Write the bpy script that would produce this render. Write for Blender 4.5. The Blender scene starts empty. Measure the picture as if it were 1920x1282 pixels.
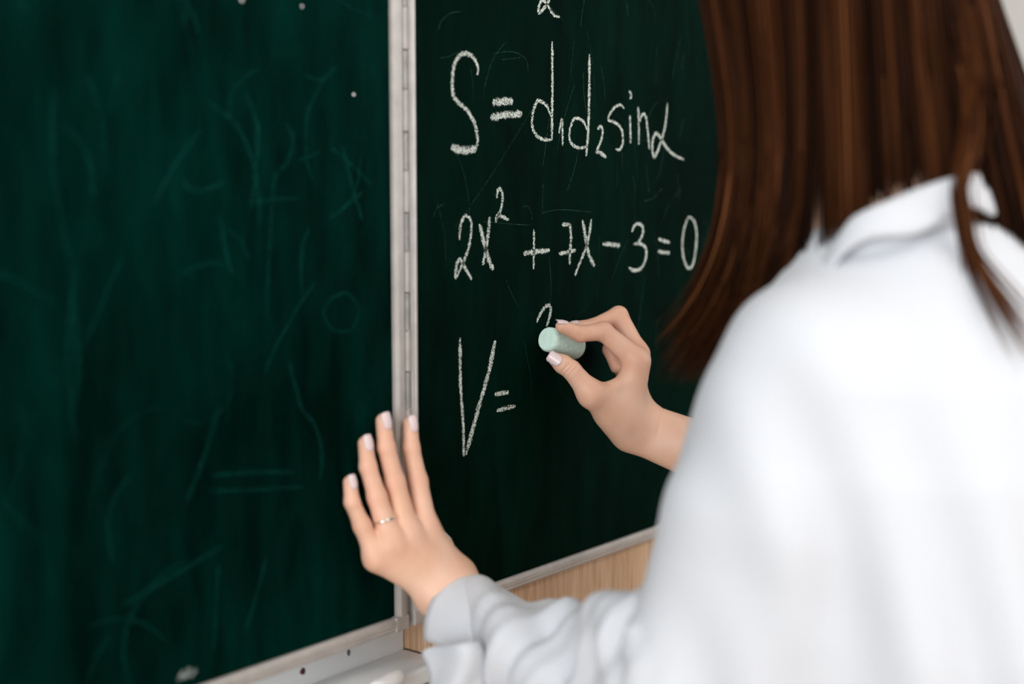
import bpy, bmesh, math, random
import numpy as np
from mathutils import Vector, Matrix

random.seed(7)
rng = np.random.default_rng(7)
S = bpy.context.scene
COL = S.collection

# ------------------------------------------------------------------ camera
F = 50.0 / 36.0 * 1920.0
YAW, PITCH = math.radians(38.7), math.radians(6.65)
CAM = Vector((-0.916, -0.857, 1.36))
FWD = Vector((math.cos(YAW) * math.cos(PITCH), math.sin(YAW) * math.cos(PITCH), -math.sin(PITCH)))
RGT = FWD.cross(Vector((0, 0, 1))).normalized()
UPV = RGT.cross(FWD)
cam_d = bpy.data.cameras.new('camera')
cam_d.lens, cam_d.sensor_width = 50.0, 36.0
cam_d.clip_start = 0.05
cam = bpy.data.objects.new('camera', cam_d)
COL.objects.link(cam)
cam.matrix_world = Matrix((
    (RGT.x, UPV.x, -FWD.x, CAM.x),
    (RGT.y, UPV.y, -FWD.y, CAM.y),
    (RGT.z, UPV.z, -FWD.z, CAM.z),
    (0, 0, 0, 1)))
cam_d.dof.use_dof = True
cam_d.dof.focus_distance = 1.39
cam_d.dof.aperture_fstop = 2.0
S.camera = cam

# ------------------------------------------------------------------ light and exposure
S.view_settings.view_transform = 'Standard'
S.view_settings.look = 'None'
S.view_settings.gamma = 1.0
S.view_settings.use_curve_mapping = False
S.view_settings.exposure = -0.12
world = bpy.data.worlds.new('world')
S.world = world
world.use_nodes = True
world.node_tree.nodes['Background'].inputs[0].default_value = (0.80, 0.90, 1.0, 1)
world.node_tree.nodes['Background'].inputs[1].default_value = 1.0

def area(name, loc, target, sx, sy, power, color):
    l = bpy.data.lights.new(name, 'AREA')
    l.shape, l.size, l.size_y, l.energy, l.color = 'RECTANGLE', sx, sy, power, color
    o = bpy.data.objects.new(name, l)
    COL.objects.link(o)
    o.location = loc
    o.rotation_euler = (Vector(target) - Vector(loc)).to_track_quat('-Z', 'Y').to_euler()
    return o

area('window_daylight', (3.45, -2.3, 1.75), (0.0, -2.3, 1.5), 1.5, 1.7, 18, (0.90, 0.95, 1.0))
area('window_daylight', (3.45, -4.3, 1.75), (0.0, -4.3, 1.5), 1.5, 1.7, 22, (0.90, 0.95, 1.0))
area('window_daylight', (-2.55, -1.0, 1.75), (0.0, -1.0, 1.5), 1.5, 1.7, 58, (0.90, 0.95, 1.0))  # added fill from an unseen left side, brightens sleeve and hands
area('window_daylight', (-0.5, -5.35, 1.75), (-0.5, 0.0, 1.5), 1.5, 1.7, 20, (0.90, 0.95, 1.0))
area('window_daylight', (1.6, -5.35, 1.75), (1.6, 0.0, 1.5), 1.5, 1.7, 24, (0.90, 0.95, 1.0))
area('ceiling_light', (-0.6, -1.7, 2.93), (-0.6, -1.7, 0), 1.2, 0.6, 22, (1.0, 0.985, 0.97))
area('ceiling_light', (1.4, -1.7, 2.93), (1.4, -1.7, 0), 1.2, 0.6, 14, (1.0, 0.985, 0.97))
area('ceiling_light', (-0.6, -4.2, 2.93), (-0.6, -4.2, 0), 1.2, 0.6, 20, (1.0, 0.985, 0.97))
area('ceiling_light', (1.4, -4.2, 2.93), (1.4, -4.2, 0), 1.2, 0.6, 20, (1.0, 0.985, 0.97))

# ------------------------------------------------------------------ placing helpers
def at(px, py, depth):
    """point seen at photo pixel (px,py), 'depth' metres along the view axis"""
    return CAM + depth * (FWD + RGT * ((px - 960) / F) - UPV * ((py - 641) / F))

def on_board(px, py, off=0.0):
    """point at pixel (px,py) lying 'off' metres in front of the board plane y = 0"""
    d = FWD + RGT * ((px - 960) / F) - UPV * ((py - 641) / F)
    return CAM + d * ((-off - CAM.y) / d.y)

# ------------------------------------------------------------------ materials
def new_mat(name):
    m = bpy.data.materials.new(name)
    m.use_nodes = True
    nt = m.node_tree
    return m, nt, nt.nodes['Principled BSDF']

def N(nt, typ, **kw):
    n = nt.nodes.new(typ)
    for k, v in kw.items():
        if k.startswith('i_'):
            key = k[2:]
            n.inputs[int(key) if key.isdigit() else key].default_value = v
        else:
            setattr(n, k, v)
    return n

def ramp(nt, stops, fac=None):
    n = nt.nodes.new('ShaderNodeValToRGB')
    el = n.color_ramp.elements
    while len(el) < len(stops):
        el.new(0.5)
    for e, (p, c) in zip(el, stops):
        e.position, e.color = p, c if len(c) == 4 else (*c, 1)
    if fac is not None:
        nt.links.new(fac, n.inputs[0])
    return n

def noise(nt, scale, detail=3, stretch=None, rough=0.5, rot=None, coord='Object'):
    tc = N(nt, 'ShaderNodeTexCoord')
    mp = N(nt, 'ShaderNodeMapping')
    if stretch: mp.inputs['Scale'].default_value = stretch
    if rot: mp.inputs['Rotation'].default_value = rot
    nt.links.new(tc.outputs[coord], mp.inputs[0])
    n = N(nt, 'ShaderNodeTexNoise')
    n.inputs['Scale'].default_value = scale
    n.inputs['Detail'].default_value = detail
    n.inputs['Roughness'].default_value = rough
    nt.links.new(mp.outputs[0], n.inputs['Vector'])
    return n

def bump(nt, bsdf, h, strength, dist):
    b = N(nt, 'ShaderNodeBump')
    b.inputs['Strength'].default_value = strength
    b.inputs['Distance'].default_value = dist
    nt.links.new(h, b.inputs['Height'])
    nt.links.new(b.outputs[0], bsdf.inputs['Normal'])

def simple(name, col, rough=0.5, metal=0.0, var=0.06, scale=40, bmp=0.0, spec=0.5):
    m, nt, b = new_mat(name)
    n = noise(nt, scale, 4)
    r = ramp(nt, [(0.3, tuple(c * (1 - var) for c in col)), (0.7, tuple(min(1, c * (1 + var)) for c in col))], n.outputs[0])
    nt.links.new(r.outputs[0], b.inputs['Base Color'])
    b.inputs['Roughness'].default_value = rough
    b.inputs['Metallic'].default_value = metal
    b.inputs['Specular IOR Level'].default_value = spec
    if bmp: bump(nt, b, n.outputs[0], bmp, 0.002)
    return m

def board_mat(name, base, dust, amount):
    m, nt, b = new_mat(name)
    n1 = noise(nt, 4.0, 5, (1.0, 1.0, 0.6), 0.6)
    n2 = noise(nt, 22.0, 6, (1.6, 1.0, 0.35), 0.65, (0, 0.5, 0))
    mul = N(nt, 'ShaderNodeMath', operation='MULTIPLY')
    nt.links.new(n1.outputs[0], mul.inputs[0])
    nt.links.new(n2.outputs[0], mul.inputs[1])
    r = ramp(nt, [(0.16, (0, 0, 0)), (0.42, (amount,) * 3)], mul.outputs[0])
    mx = N(nt, 'ShaderNodeMixRGB')
    nt.links.new(r.outputs[0], mx.inputs[0])
    mx.inputs[1].default_value = (*base, 1)
    mx.inputs[2].default_value = (*dust, 1)
    nt.links.new(mx.outputs[0], b.inputs['Base Color'])
    b.inputs['Roughness'].default_value = 0.5
    b.inputs['Specular IOR Level'].default_value = 0.008
    return m

def chalk_mark_mat(name, col, lo, hi, alpha=1.0, scale=1300):
    m, nt, b = new_mat(name)
    b.inputs['Base Color'].default_value = (*col, 1)
    b.inputs['Roughness'].default_value = 0.95
    b.inputs['Specular IOR Level'].default_value = 0.05
    n = noise(nt, scale, 2, None, 0.6)
    uv = N(nt, 'ShaderNodeUVMap')
    sp = N(nt, 'ShaderNodeSeparateXYZ')
    nt.links.new(uv.outputs[0], sp.inputs[0])
    # v runs 0..1 across the stroke: thinner grain at both edges
    a = N(nt, 'ShaderNodeMath', operation='SUBTRACT'); a.inputs[1].default_value = 0.5
    nt.links.new(sp.outputs['Y'], a.inputs[0])
    ab = N(nt, 'ShaderNodeMath', operation='ABSOLUTE'); nt.links.new(a.outputs[0], ab.inputs[0])
    p = N(nt, 'ShaderNodeMath', operation='POWER'); p.inputs[1].default_value = 2.5
    nt.links.new(ab.outputs[0], p.inputs[0])
    ml = N(nt, 'ShaderNodeMath', operation='MULTIPLY'); ml.inputs[1].default_value = 1.1
    nt.links.new(p.outputs[0], ml.inputs[0])
    sb = N(nt, 'ShaderNodeMath', operation='SUBTRACT')
    nt.links.new(n.outputs[0], sb.inputs[0]); nt.links.new(ml.outputs[0], sb.inputs[1])
    r = ramp(nt, [(lo, (0, 0, 0)), (hi, (alpha,) * 3)], sb.outputs[0])
    nt.links.new(r.outputs[0], b.inputs['Alpha'])
    return m

def skin_mat():
    m, nt, b = new_mat('skin')
    n = noise(nt, 38, 3)
    r = ramp(nt, [(0.30, (0.80, 0.465, 0.315)), (0.70, (0.86, 0.54, 0.39))], n.outputs[0])
    at_ = N(nt, 'ShaderNodeAttribute', attribute_name='blush')
    mx = N(nt, 'ShaderNodeMixRGB'); mx.inputs[2].default_value = (0.74, 0.33, 0.22, 1)
    nt.links.new(at_.outputs['Fac'], mx.inputs[0])
    nt.links.new(r.outputs[0], mx.inputs[1])
    nt.links.new(mx.outputs[0], b.inputs['Base Color'])
    b.inputs['Roughness'].default_value = 0.48
    b.inputs['Specular IOR Level'].default_value = 0.35
    b.inputs['Subsurface Weight'].default_value = 0.25
    b.inputs['Subsurface Radius'].default_value = (0.008, 0.003, 0.0015)
    b.inputs['Subsurface Scale'].default_value = 1.0
    n2 = noise(nt, 420, 3)
    bump(nt, b, n2.outputs[0], 0.12, 0.0012)
    return m

def hair_mat():
    m, nt, b = new_mat('brown_hair')
    a = N(nt, 'ShaderNodeAttribute', attribute_name='tone')
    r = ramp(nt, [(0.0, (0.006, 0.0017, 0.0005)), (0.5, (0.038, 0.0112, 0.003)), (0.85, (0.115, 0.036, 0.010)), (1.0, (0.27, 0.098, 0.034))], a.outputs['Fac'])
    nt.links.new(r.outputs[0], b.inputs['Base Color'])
    b.inputs['Roughness'].default_value = 0.5
    b.inputs['Specular IOR Level'].default_value = 0.06
    return m

def wood_mat():
    m, nt, b = new_mat('light_wood')
    n = noise(nt, 9, 5, (14, 14, 0.8), 0.6)
    n2 = noise(nt, 30, 4, (16, 16, 0.5), 0.6)
    r = ramp(nt, [(0.32, (0.54, 0.31, 0.17)), (0.55, (0.70, 0.45, 0.275)), (0.75, (0.80, 0.56, 0.37))], n.outputs[0])
    r2 = ramp(nt, [(0.35, (0.78, 0.72, 0.66)), (0.6, (1, 1, 1))], n2.outputs[0])
    mx = N(nt, 'ShaderNodeMixRGB', blend_type='MULTIPLY'); mx.inputs[0].default_value = 0.8
    nt.links.new(r.outputs[0], mx.inputs[1]); nt.links.new(r2.outputs[0], mx.inputs[2])
    nt.links.new(mx.outputs[0], b.inputs['Base Color'])
    b.inputs['Roughness'].default_value = 0.55
    return m

def cloth_mat():
    m, nt, b = new_mat('white_cotton')
    n = noise(nt, 900, 2)
    b.inputs['Base Color'].default_value = (0.645, 0.65, 0.675, 1)
    b.inputs['Roughness'].default_value = 0.85
    b.inputs['Specular IOR Level'].default_value = 0.15
    b.inputs['Sheen Weight'].default_value = 0.15
    bump(nt, b, n.outputs[0], 0.1, 0.0006)
    return m

M_LEFT = board_mat('green_board_side', (0.00005, 0.0060, 0.0040), (0.0001, 0.030, 0.022), 0.75)
M_RIGHT = board_mat('green_board_main', (0.0003, 0.0052, 0.0031), (0.0012, 0.022, 0.0135), 0.55)
M_ALU = simple('brushed_aluminium', (0.50, 0.455, 0.42), 0.42, 0.25, 0.10, 60)
M_ALU_DARK = simple('hinge_steel', (0.40, 0.385, 0.36), 0.45, 0.5, 0.15, 120)
M_CHALKMARK = chalk_mark_mat('chalk_marks', (0.70, 0.74, 0.66), 0.40, 0.50, 1.0, 1000)
M_GHOST = chalk_mark_mat('old_chalk_scratches', (0.10, 0.26, 0.21), 0.36, 0.70, 0.5, 700)
M_GHOST_S = chalk_mark_mat('wiped_chalk_scratches', (0.012, 0.16, 0.125), 0.30, 0.75, 0.23, 260)
M_SKIN = skin_mat()
M_NAIL = simple('polished_nail', (0.80, 0.62, 0.60), 0.18, 0, 0.03, 60)
M_HAIR = hair_mat()
M_WOOD = wood_mat()
M_CLOTH = cloth_mat()
M_WALL = simple('painted_wall', (0.58, 0.56, 0.53), 0.85, 0, 0.02, 6, 0.05)
M_WHITE = simple('white_paint', (0.90, 0.90, 0.89), 0.45, 0, 0.03, 15)
M_CEIL = simple('ceiling_paint', (0.80, 0.80, 0.78), 0.9, 0, 0.02, 5)
M_FLOOR = simple('floor_linoleum', (0.34, 0.24, 0.16), 0.45, 0, 0.15, 12)
M_CHALK = simple('mint_chalk', (0.68, 0.86, 0.75), 0.92, 0, 0.06, 260, 0.35, 0.1)
M_CHALKW = simple('white_chalk', (0.83, 0.80, 0.78), 0.92, 0, 0.05, 260, 0.3, 0.1)
M_RING = simple('silver_ring', (0.85, 0.80, 0.74), 0.18, 1.0, 0.03, 50)
M_DARK = simple('dark_denim', (0.03, 0.035, 0.055), 0.85, 0, 0.2, 300)
M_SHOE = simple('shoe_leather', (0.05, 0.035, 0.03), 0.4, 0, 0.1, 60)
M_RUBBER = simple('shoe_rubber', (0.5, 0.48, 0.45), 0.8, 0, 0.05, 60)
M_EYE = simple('eye', (0.75, 0.74, 0.72), 0.1, 0, 0.02, 60)
M_IRIS = simple('iris', (0.06, 0.035, 0.02), 0.1, 0, 0.1, 400)
M_LIP = simple('lip', (0.52, 0.20, 0.17), 0.4, 0, 0.05, 60)
M_SPOT = simple('rust_spot', (0.10, 0.012, 0.008), 0.7, 0, 0.2, 900)
M_SPOT2 = simple('grey_chip', (0.16, 0.15, 0.14), 0.8, 0, 0.2, 900)
M_BTN = simple('pearl_button', (0.85, 0.84, 0.83), 0.2, 0, 0.02, 60)

# ------------------------------------------------------------------ object helpers
def link(name, me, mat, parent=None, smooth=False):
    me.materials.clear()
    me.materials.append(mat)
    if smooth:
        me.polygons.foreach_set('use_smooth', [True] * len(me.polygons))
    o = bpy.data.objects.new(name, me)
    COL.objects.link(o)
    if parent:
        o.parent = parent
        bpy.context.view_layer.update()
        o.matrix_parent_inverse = parent.matrix_world.inverted()
    return o

def from_bm(name, bm, mat, parent=None, smooth=False):
    me = bpy.data.meshes.new(name)
    bm.normal_update()
    bm.to_mesh(me)
    bm.free()
    return link(name, me, mat, parent, smooth)

def thing(name, label, cat, loc=(0, 0, 0), group=None):
    o = bpy.data.objects.new(name, None)
    o.empty_display_size = 0.05
    COL.objects.link(o)
    o.location = loc
    o['label'], o['category'] = label, cat
    if group: o['group'] = group
    bpy.context.view_layer.update()
    return o

def tag(o, label, cat, group=None):
    o['label'], o['category'] = label, cat
    if group: o['group'] = group
    return o

def add_box(bm, lo, hi, bev=0.0):
    b2 = bmesh.new()
    r = bmesh.ops.create_cube(b2, size=1.0)
    lo, hi = Vector(lo), Vector(hi)
    for v in b2.verts:
        v.co = Vector((lo[i] + (v.co[i] + 0.5) * (hi[i] - lo[i]) for i in range(3)))
    if bev:
        bmesh.ops.bevel(b2, geom=b2.edges[:], offset=bev, segments=2, affect='EDGES', profile=0.6)
    t = bpy.data.meshes.new('t')
    b2.to_mesh(t); b2.free()
    bm.from_mesh(t)
    bpy.data.meshes.remove(t)

def box(name, lo, hi, mat, parent=None, bev=0.0):
    bm = bmesh.new()
    add_box(bm, lo, hi, bev)
    return from_bm(name, bm, mat, parent)

def structure(o):
    o['kind'] = 'structure'
    return o

def add_tube(bm, pts, radii, seg=8, cap=True, up=Vector((0, 0, 1))):
    rings = []
    n = len(pts)
    for i, p in enumerate(pts):
        t = (pts[min(i + 1, n - 1)] - pts[max(i - 1, 0)]).normalized()
        a = t.cross(up)
        if a.length < 1e-4: a = t.cross(Vector((1, 0, 0)))
        a.normalize(); b = t.cross(a)
        r = radii[i] if hasattr(radii, '__len__') else radii
        rings.append([bm.verts.new(p + a * math.cos(2 * math.pi * k / seg) * r + b * math.sin(2 * math.pi * k / seg) * r) for k in range(seg)])
    for i in range(n - 1):
        for k in range(seg):
            bm.faces.new((rings[i][k], rings[i][(k + 1) % seg], rings[i + 1][(k + 1) % seg], rings[i + 1][k]))
    if cap:
        bm.faces.new(rings[0][::-1]); bm.faces.new(rings[-1])

# ------------------------------------------------------------------ room shell
def quad_box(name, lo, hi, mat):
    return structure(box(name, lo, hi, mat))

XL, XR, YB, YF, ZC = -2.6, 3.5, -5.4, 0.055, 3.0
quad_box('floor', (XL, YB, -0.1), (XR, YF, 0.0), M_FLOOR)
quad_box('ceiling', (XL, YB, ZC), (XR, YF, ZC + 0.1), M_CEIL)
quad_box('wall_front', (XL - 0.1, YF, -0.1), (XR + 0.1, YF + 0.1, ZC + 0.1), M_WALL)
bm = bmesh.new()                                   # rear wall with two window openings
add_box(bm, (XL - 0.1, YB - 0.15, -0.1), (XR + 0.1, YB, 0.88))
add_box(bm, (XL - 0.1, YB - 0.15, 2.62), (XR + 0.1, YB, ZC + 0.1))
for x0, x1 in ((XL - 0.1, -1.27), (0.27, 0.83), (2.37, XR + 0.1)):
    add_box(bm, (x0, YB - 0.15, 0.88), (x1, YB, 2.62))
structure(from_bm('wall_rear', bm, M_WALL))
for i, xc in enumerate((-0.5, 1.6)):
    bm = bmesh.new()
    for a, b_ in (((-0.77, 0.88), (-0.71, 2.62)), ((0.71, 0.88), (0.77, 2.62)), ((-0.03, 0.94), (0.03, 2.56)),
                  ((-0.71, 0.88), (0.71, 0.94)), ((-0.71, 2.56), (0.71, 2.62))):
        add_box(bm, (xc + a[0], YB - 0.10, a[1]), (xc + b_[0], YB - 0.04, b_[1]), 0.004)
    structure(from_bm('window_%d' % (i + 3), bm, M_WHITE))
bm = bmesh.new()                                   # left wall, with an opening added for the fill light
add_box(bm, (XL - 0.15, YB, -0.1), (XL, YF, 0.88))
add_box(bm, (XL - 0.15, YB, 2.62), (XL, YF, ZC + 0.1))
for y0, y1 in ((YB, -1.77), (-0.23, YF)):
    add_box(bm, (XL - 0.15, y0, 0.88), (XL, y1, 2.62))
structure(from_bm('wall_left', bm, M_WALL))
bm = bmesh.new()
for a, b_ in (((-0.77, 0.88), (-0.71, 2.62)), ((0.71, 0.88), (0.77, 2.62)), ((-0.03, 0.94), (0.03, 2.56)),
              ((-0.71, 0.88), (0.71, 0.94)), ((-0.71, 2.56), (0.71, 2.62))):
    add_box(bm, (XL - 0.10, -1.0 + a[0], a[1]), (XL - 0.04, -1.0 + b_[0], b_[1]), 0.004)
structure(from_bm('window_5', bm, M_WHITE))  # unseen window frame, added around the left fill lamp
bm = bmesh.new()                                   # right wall with two window openings
add_box(bm, (XR, YB, -0.1), (XR + 0.15, YF, 0.88))
add_box(bm, (XR, YB, 2.62), (XR + 0.15, YF, ZC + 0.1))
for y0, y1 in ((YB, -5.07), (-3.53, -3.07), (-1.53, YF)):
    add_box(bm, (XR, y0, 0.88), (XR + 0.15, y1, 2.62))
structure(from_bm('wall_right', bm, M_WALL))
for i, yc in enumerate((-2.3, -4.3)):
    bm = bmesh.new()
    for a, b_ in (((-0.77, 0.88), (-0.71, 2.62)), ((0.71, 0.88), (0.77, 2.62)), ((-0.03, 0.94), (0.03, 2.56)),
                  ((-0.71, 0.88), (0.71, 0.94)), ((-0.71, 2.56), (0.71, 2.62))):
        add_box(bm, (XR + 0.04, yc + a[0], a[1]), (XR + 0.10, yc + b_[0], b_[1]), 0.004)
    structure(from_bm('window_%d' % (i + 1), bm, M_WHITE))

# ------------------------------------------------------------------ blackboard
ZB = on_board(742, 1155).z                         # lower edge of the writing surface
ZT = ZB + 1.02
XE = 1.30                                          # right end of the main panel
LX0 = -1.02                                        # left end of the folding wing
board = thing('blackboard', 'dark green folding blackboard in pale aluminium frames fixed to the wall', 'blackboard', (0.1, 0.0, ZB))

def rail_mesh(p0, p1, inward, w, t, lip=0.003):
    """frame profile swept from p0 to p1: sloped inner lip, flat face, rounded outer edge (board plane y=0, towards -y)"""
    d = (p1 - p0).normalized()
    prof = [(0.0, 0.0), (0.0, -t * 0.55), (lip, -t), (w * 0.55, -t), (w * 0.62, -t * 0.86), (w - 0.002, -t * 0.86), (w, -t * 0.6), (w, 0.012), (0.0, 0.012)]
    bm = bmesh.new()
    out = -inward
    a = [bm.verts.new(p0 + out * u + Vector((0, v, 0))) for u, v in prof]
    b = [bm.verts.new(p1 + out * u + Vector((0, v, 0))) for u, v in prof]
    n = len(prof)
    for i in range(n):
        j = (i + 1) % n
        bm.faces.new((a[i], a[j], b[j], b[i]))
    bm.faces.new(a[::-1]); bm.faces.new(b)
    bmesh.ops.recalc_face_normals(bm, faces=bm.faces[:])
    return bm

X = Vector((1, 0, 0)); Z = Vector((0, 0, 1))
XS_IN = on_board(735, 640).x                       # inner edge of the wing's right stile
XS_OUT = on_board(753.5, 640).x
XM_OUT = on_board(764.5, 640).x
XM_IN = on_board(778, 640).x
FT = 0.006
RW = 0.0125
side = box('side_panel', (LX0, 0.0, ZB), (XS_IN, 0.012, ZT), M_LEFT, board)
side['label'] = 'blank folding wing of the blackboard'
from_bm('frame_stile', rail_mesh(Vector((XS_IN, 0, ZB)), Vector((XS_IN, 0, ZT)), -X, XS_OUT - XS_IN, FT), M_ALU, side)
from_bm('frame_stile', rail_mesh(Vector((LX0, 0, ZB)), Vector((LX0, 0, ZT)), X, 0.02, FT), M_ALU, side)
from_bm('frame_rail', rail_mesh(Vector((LX0, 0, ZB)), Vector((XS_IN, 0, ZB)), Z, RW, FT), M_ALU, side)
from_bm('frame_rail', rail_mesh(Vector((LX0, 0, ZT)), Vector((XS_IN, 0, ZT)), -Z, RW, FT), M_ALU, side)
cz = Vector((XS_OUT, 0, ZB - RW))                  # moulded corner caps
def corner(xo, sx):
    bm = bmesh.new()
    w = 0.0165
    add_box(bm, (min(xo, xo + sx * w), -FT - 0.0004, ZB - RW - 0.0004), (max(xo, xo + sx * w), 0.011, ZB + 0.0005), 0.0015)
    from_bm('corner_cap', bm, M_ALU, side if sx < 0 else main)
main = box('main_panel', (XM_IN, 0.0, ZB), (XE, 0.012, ZT), M_RIGHT, board)
main['label'] = 'middle section of the blackboard with chalk formulas'
from_bm('frame_stile', rail_mesh(Vector((XM_IN, 0, ZB)), Vector((XM_IN, 0, ZT)), X, XM_IN - XM_OUT, FT), M_ALU, main)
from_bm('frame_stile', rail_mesh(Vector((XE, 0, ZB)), Vector((XE, 0, ZT)), -X, 0.02, FT), M_ALU, main)
from_bm('frame_rail', rail_mesh(Vector((XM_IN, 0, ZB)), Vector((XE, 0, ZB)), Z, RW, FT), M_ALU, main)
from_bm('frame_rail', rail_mesh(Vector((XM_IN, 0, ZT)), Vector((XE, 0, ZT)), -Z, RW, FT), M_ALU, main)
corner(XS_OUT, -1)
corner(XM_OUT, 1)
# piano hinge between the two panels: leaves and alternating knuckles
hx = 0.5 * (XS_OUT + XM_OUT)
hinge = box('hinge', (XS_OUT + 0.0002, -0.0005, ZB), (XM_OUT - 0.0002, 0.008, ZT), M_ALU_DARK, board)
step = on_board(757, 456).z - on_board(757, 605).z
z0 = on_board(757, 1055).z
k = 0
zz = z0
kn_a = kn_b = None
hr = (XM_OUT - XS_OUT) * 0.5 - 0.0003
def knuckle(z0, z1, r):
    bm = bmesh.new()
    pts = [Vector((hx, -0.0022, z)) for z in (z0, z0 + 0.0006, z1 - 0.0006, z1)]
    add_tube(bm, pts, [r * 0.8, r, r, r * 0.8], 12, True, Vector((1, 0, 0)))
    return bm
while zz < ZT - step:
    from_bm('knuckle', knuckle(zz + 0.0004, zz + step * 0.47, hr * 0.86), M_ALU_DARK, hinge)
    from_bm('knuckle', knuckle(zz + step * 0.47 + 0.0006, zz + step - 0.0006, hr), M_ALU, hinge)
    from_bm('hinge_collar', knuckle(zz + step - 0.0006, zz + step + 0.0006, hr * 1.15), M_ALU, hinge)
    zz += step

# ---- chalk strokes
def smooth_poly(pts, n=6):
    if len(pts) < 3: 
        a, b = pts
        return [a.lerp(b, t / 8) for t in range(9)]
    out = []
    for i in range(len(pts) - 1):
        p0 = pts[max(i - 1, 0)]; p1 = pts[i]; p2 = pts[i + 1]; p3 = pts[min(i + 2, len(pts) - 1)]
        for j in range(n):
            t = j / n
            out.append(0.5 * ((2 * p1) + (p2 - p0) * t + (2 * p0 - 5 * p1 + 4 * p2 - p3) * t * t + (3 * p1 - p0 - 3 * p2 + p3) * t ** 3))
    out.append(pts[-1])
    return out

def add_stroke(bm, uvl, pts, w, y=-0.0004, taper=0.5):
    pts = smooth_poly(pts)
    n = len(pts)
    L = 0
    prev = None
    for i, p in enumerate(pts):
        t = (pts[min(i + 1, n - 1)] - pts[max(i - 1, 0)])
        if t.length < 1e-7: continue
        t.normalize()
        nrm = Vector((-t.z, 0, t.x))
        s = i / (n - 1)
        e = min(1.0, taper + (1 - taper) * min(s, 1 - s) * 9)
        ww = w * 0.5 * e * (1 + 0.12 * math.sin(i * 1.7 + w * 9000))
        a = bm.verts.new((p.x + nrm.x * ww, y, p.z + nrm.z * ww))
        b = bm.verts.new((p.x - nrm.x * ww, y, p.z - nrm.z * ww))
        if prev:
            f = bm.faces.new((prev[0], prev[1], b, a))
            for lp in f.loops:
                v = 0.0 if lp.vert in (prev[0], a) else 1.0
                lp[uvl].uv = (L, v)
        prev = (a, b); L += 0.002

def zc(pts):   # coordinates read off an enlarged view of the formulas
    return [(780 + x / 2.289, y / 2.289) for x, y in pts]

GL = []   # (label, [(pts, width_m), ...])
W = 0.0040
def G(label, *strokes):
    GL.append((label, [(s[0], s[1] if len(s) > 1 else W) for s in strokes]))
G('chalk letter alpha cut by the top edge', (zc([(575, -40), (568, 5), (530, 55), (524, 40), (535, 5), (550, 5), (570, 35), (590, 65), (615, 73)]),))
G('tall chalk letter S', (zc([(262, 322), (264, 290), (250, 255), (230, 236), (205, 230), (180, 245), (163, 280), (155, 330), (155, 385), (162, 415), (180, 440), (205, 460), (230, 490), (250, 530), (260, 575), (262, 610), (258, 635)]), 0.0050), (zc([(150, 630), (195, 645), (260, 638)]), 0.0085))
G('thick chalk equals sign', (zc([(327, 441), (370, 436), (415, 434)]), 0.0085), (zc([(318, 505), (380, 494), (455, 488)]), 0.0080))
G('chalk letter d', (zc([(578, 500), (560, 455), (525, 432), (507, 460), (497, 510), (500, 550), (515, 580), (545, 598), (582, 600)]), 0.0046), (zc([(583, 178), (584, 350), (583, 500), (582, 600)]), 0.0046))
G('small chalk digit 1', (zc([(612, 572), (625, 512), (627, 560), (628, 625)]),))
G('second chalk letter d', (zc([(735, 560), (715, 520), (680, 508), (662, 545), (657, 590), (670, 620), (700, 635), (738, 628)]),), (zc([(743, 232), (742, 400), (738, 560), (729, 670)]), 0.0046))
G('small chalk digit 2 below the line', (zc([(778, 555), (790, 541), (800, 560), (792, 605), (770, 655)]),), (zc([(770, 650), (788, 655), (815, 675)]), 0.005))
G('chalk letter s', (zc([(892, 465), (875, 450), (850, 462), (828, 495), (825, 515), (850, 525), (875, 545), (886, 580), (885, 620), (872, 642), (855, 640)]),))
G('chalk letter i with a dot', (zc([(917, 495), (919, 560), (919, 615)]),), (zc([(914, 390), (922, 405), (918, 426)]), 0.004))
G('chalk letter n', (zc([(952, 458), (955, 540), (955, 620)]),), (zc([(955, 530), (970, 490), (985, 500), (993, 560), (1000, 640)]),))
G('chalk letter alpha', (zc([(1078, 440), (1070, 530), (1050, 610), (1028, 665), (1018, 670), (1012, 620), (1025, 575), (1040, 580), (1065, 620), (1100, 660), (1148, 685)]), 0.0045))
G('chalk digit 2', (zc([(185, 1028), (190, 970), (205, 930), (220, 928), (235, 950), (235, 1000), (225, 1060), (200, 1130), (168, 1197)]),), (zc([(166, 1192), (175, 1130), (190, 1112), (210, 1150), (238, 1200)]), 0.0044))
G('chalk letter x', (zc([(272, 960), (290, 1040), (310, 1110), (330, 1158)]), 0.0062), (zc([(315, 930), (305, 1030), (285, 1138)]), 0.005))
G('small raised chalk digit 2', (zc([(345, 850), (350, 815), (362, 812), (370, 840), (365, 890), (340, 955)]),), (zc([(340, 950), (352, 918), (368, 930), (398, 942)]), 0.0045))
G('chalk plus sign', (zc([(505, 985), (505, 1070), (503, 1155)]),), (zc([(460, 1088), (510, 1080), (573, 1074)]), 0.0062))
G('chalk digit 7 with a bar', (zc([(625, 965), (658, 962)]), 0.0046), (zc([(660, 960), (664, 1020), (660, 1080), (658, 1135)]), 0.0046), (zc([(612, 1088), (650, 1082), (685, 1072)]), 0.0046))
G('second chalk letter x', (zc([(713, 945), (725, 1010), (740, 1090), (765, 1142)]), 0.0058), (zc([(752, 940), (735, 1040), (705, 1120), (680, 1182)]), 0.0046))
G('chalk minus sign', (zc([(800, 1047), (838, 1049), (875, 1053)]), 0.0058))
G('chalk digit 3', (zc([(925, 995), (935, 970), (955, 960), (972, 975), (970, 1010), (948, 1045)]), 0.0045), (zc([(932, 1047), (960, 1045), (985, 1065), (985, 1110), (965, 1150), (935, 1160), (912, 1148)]), 0.0045))
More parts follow.
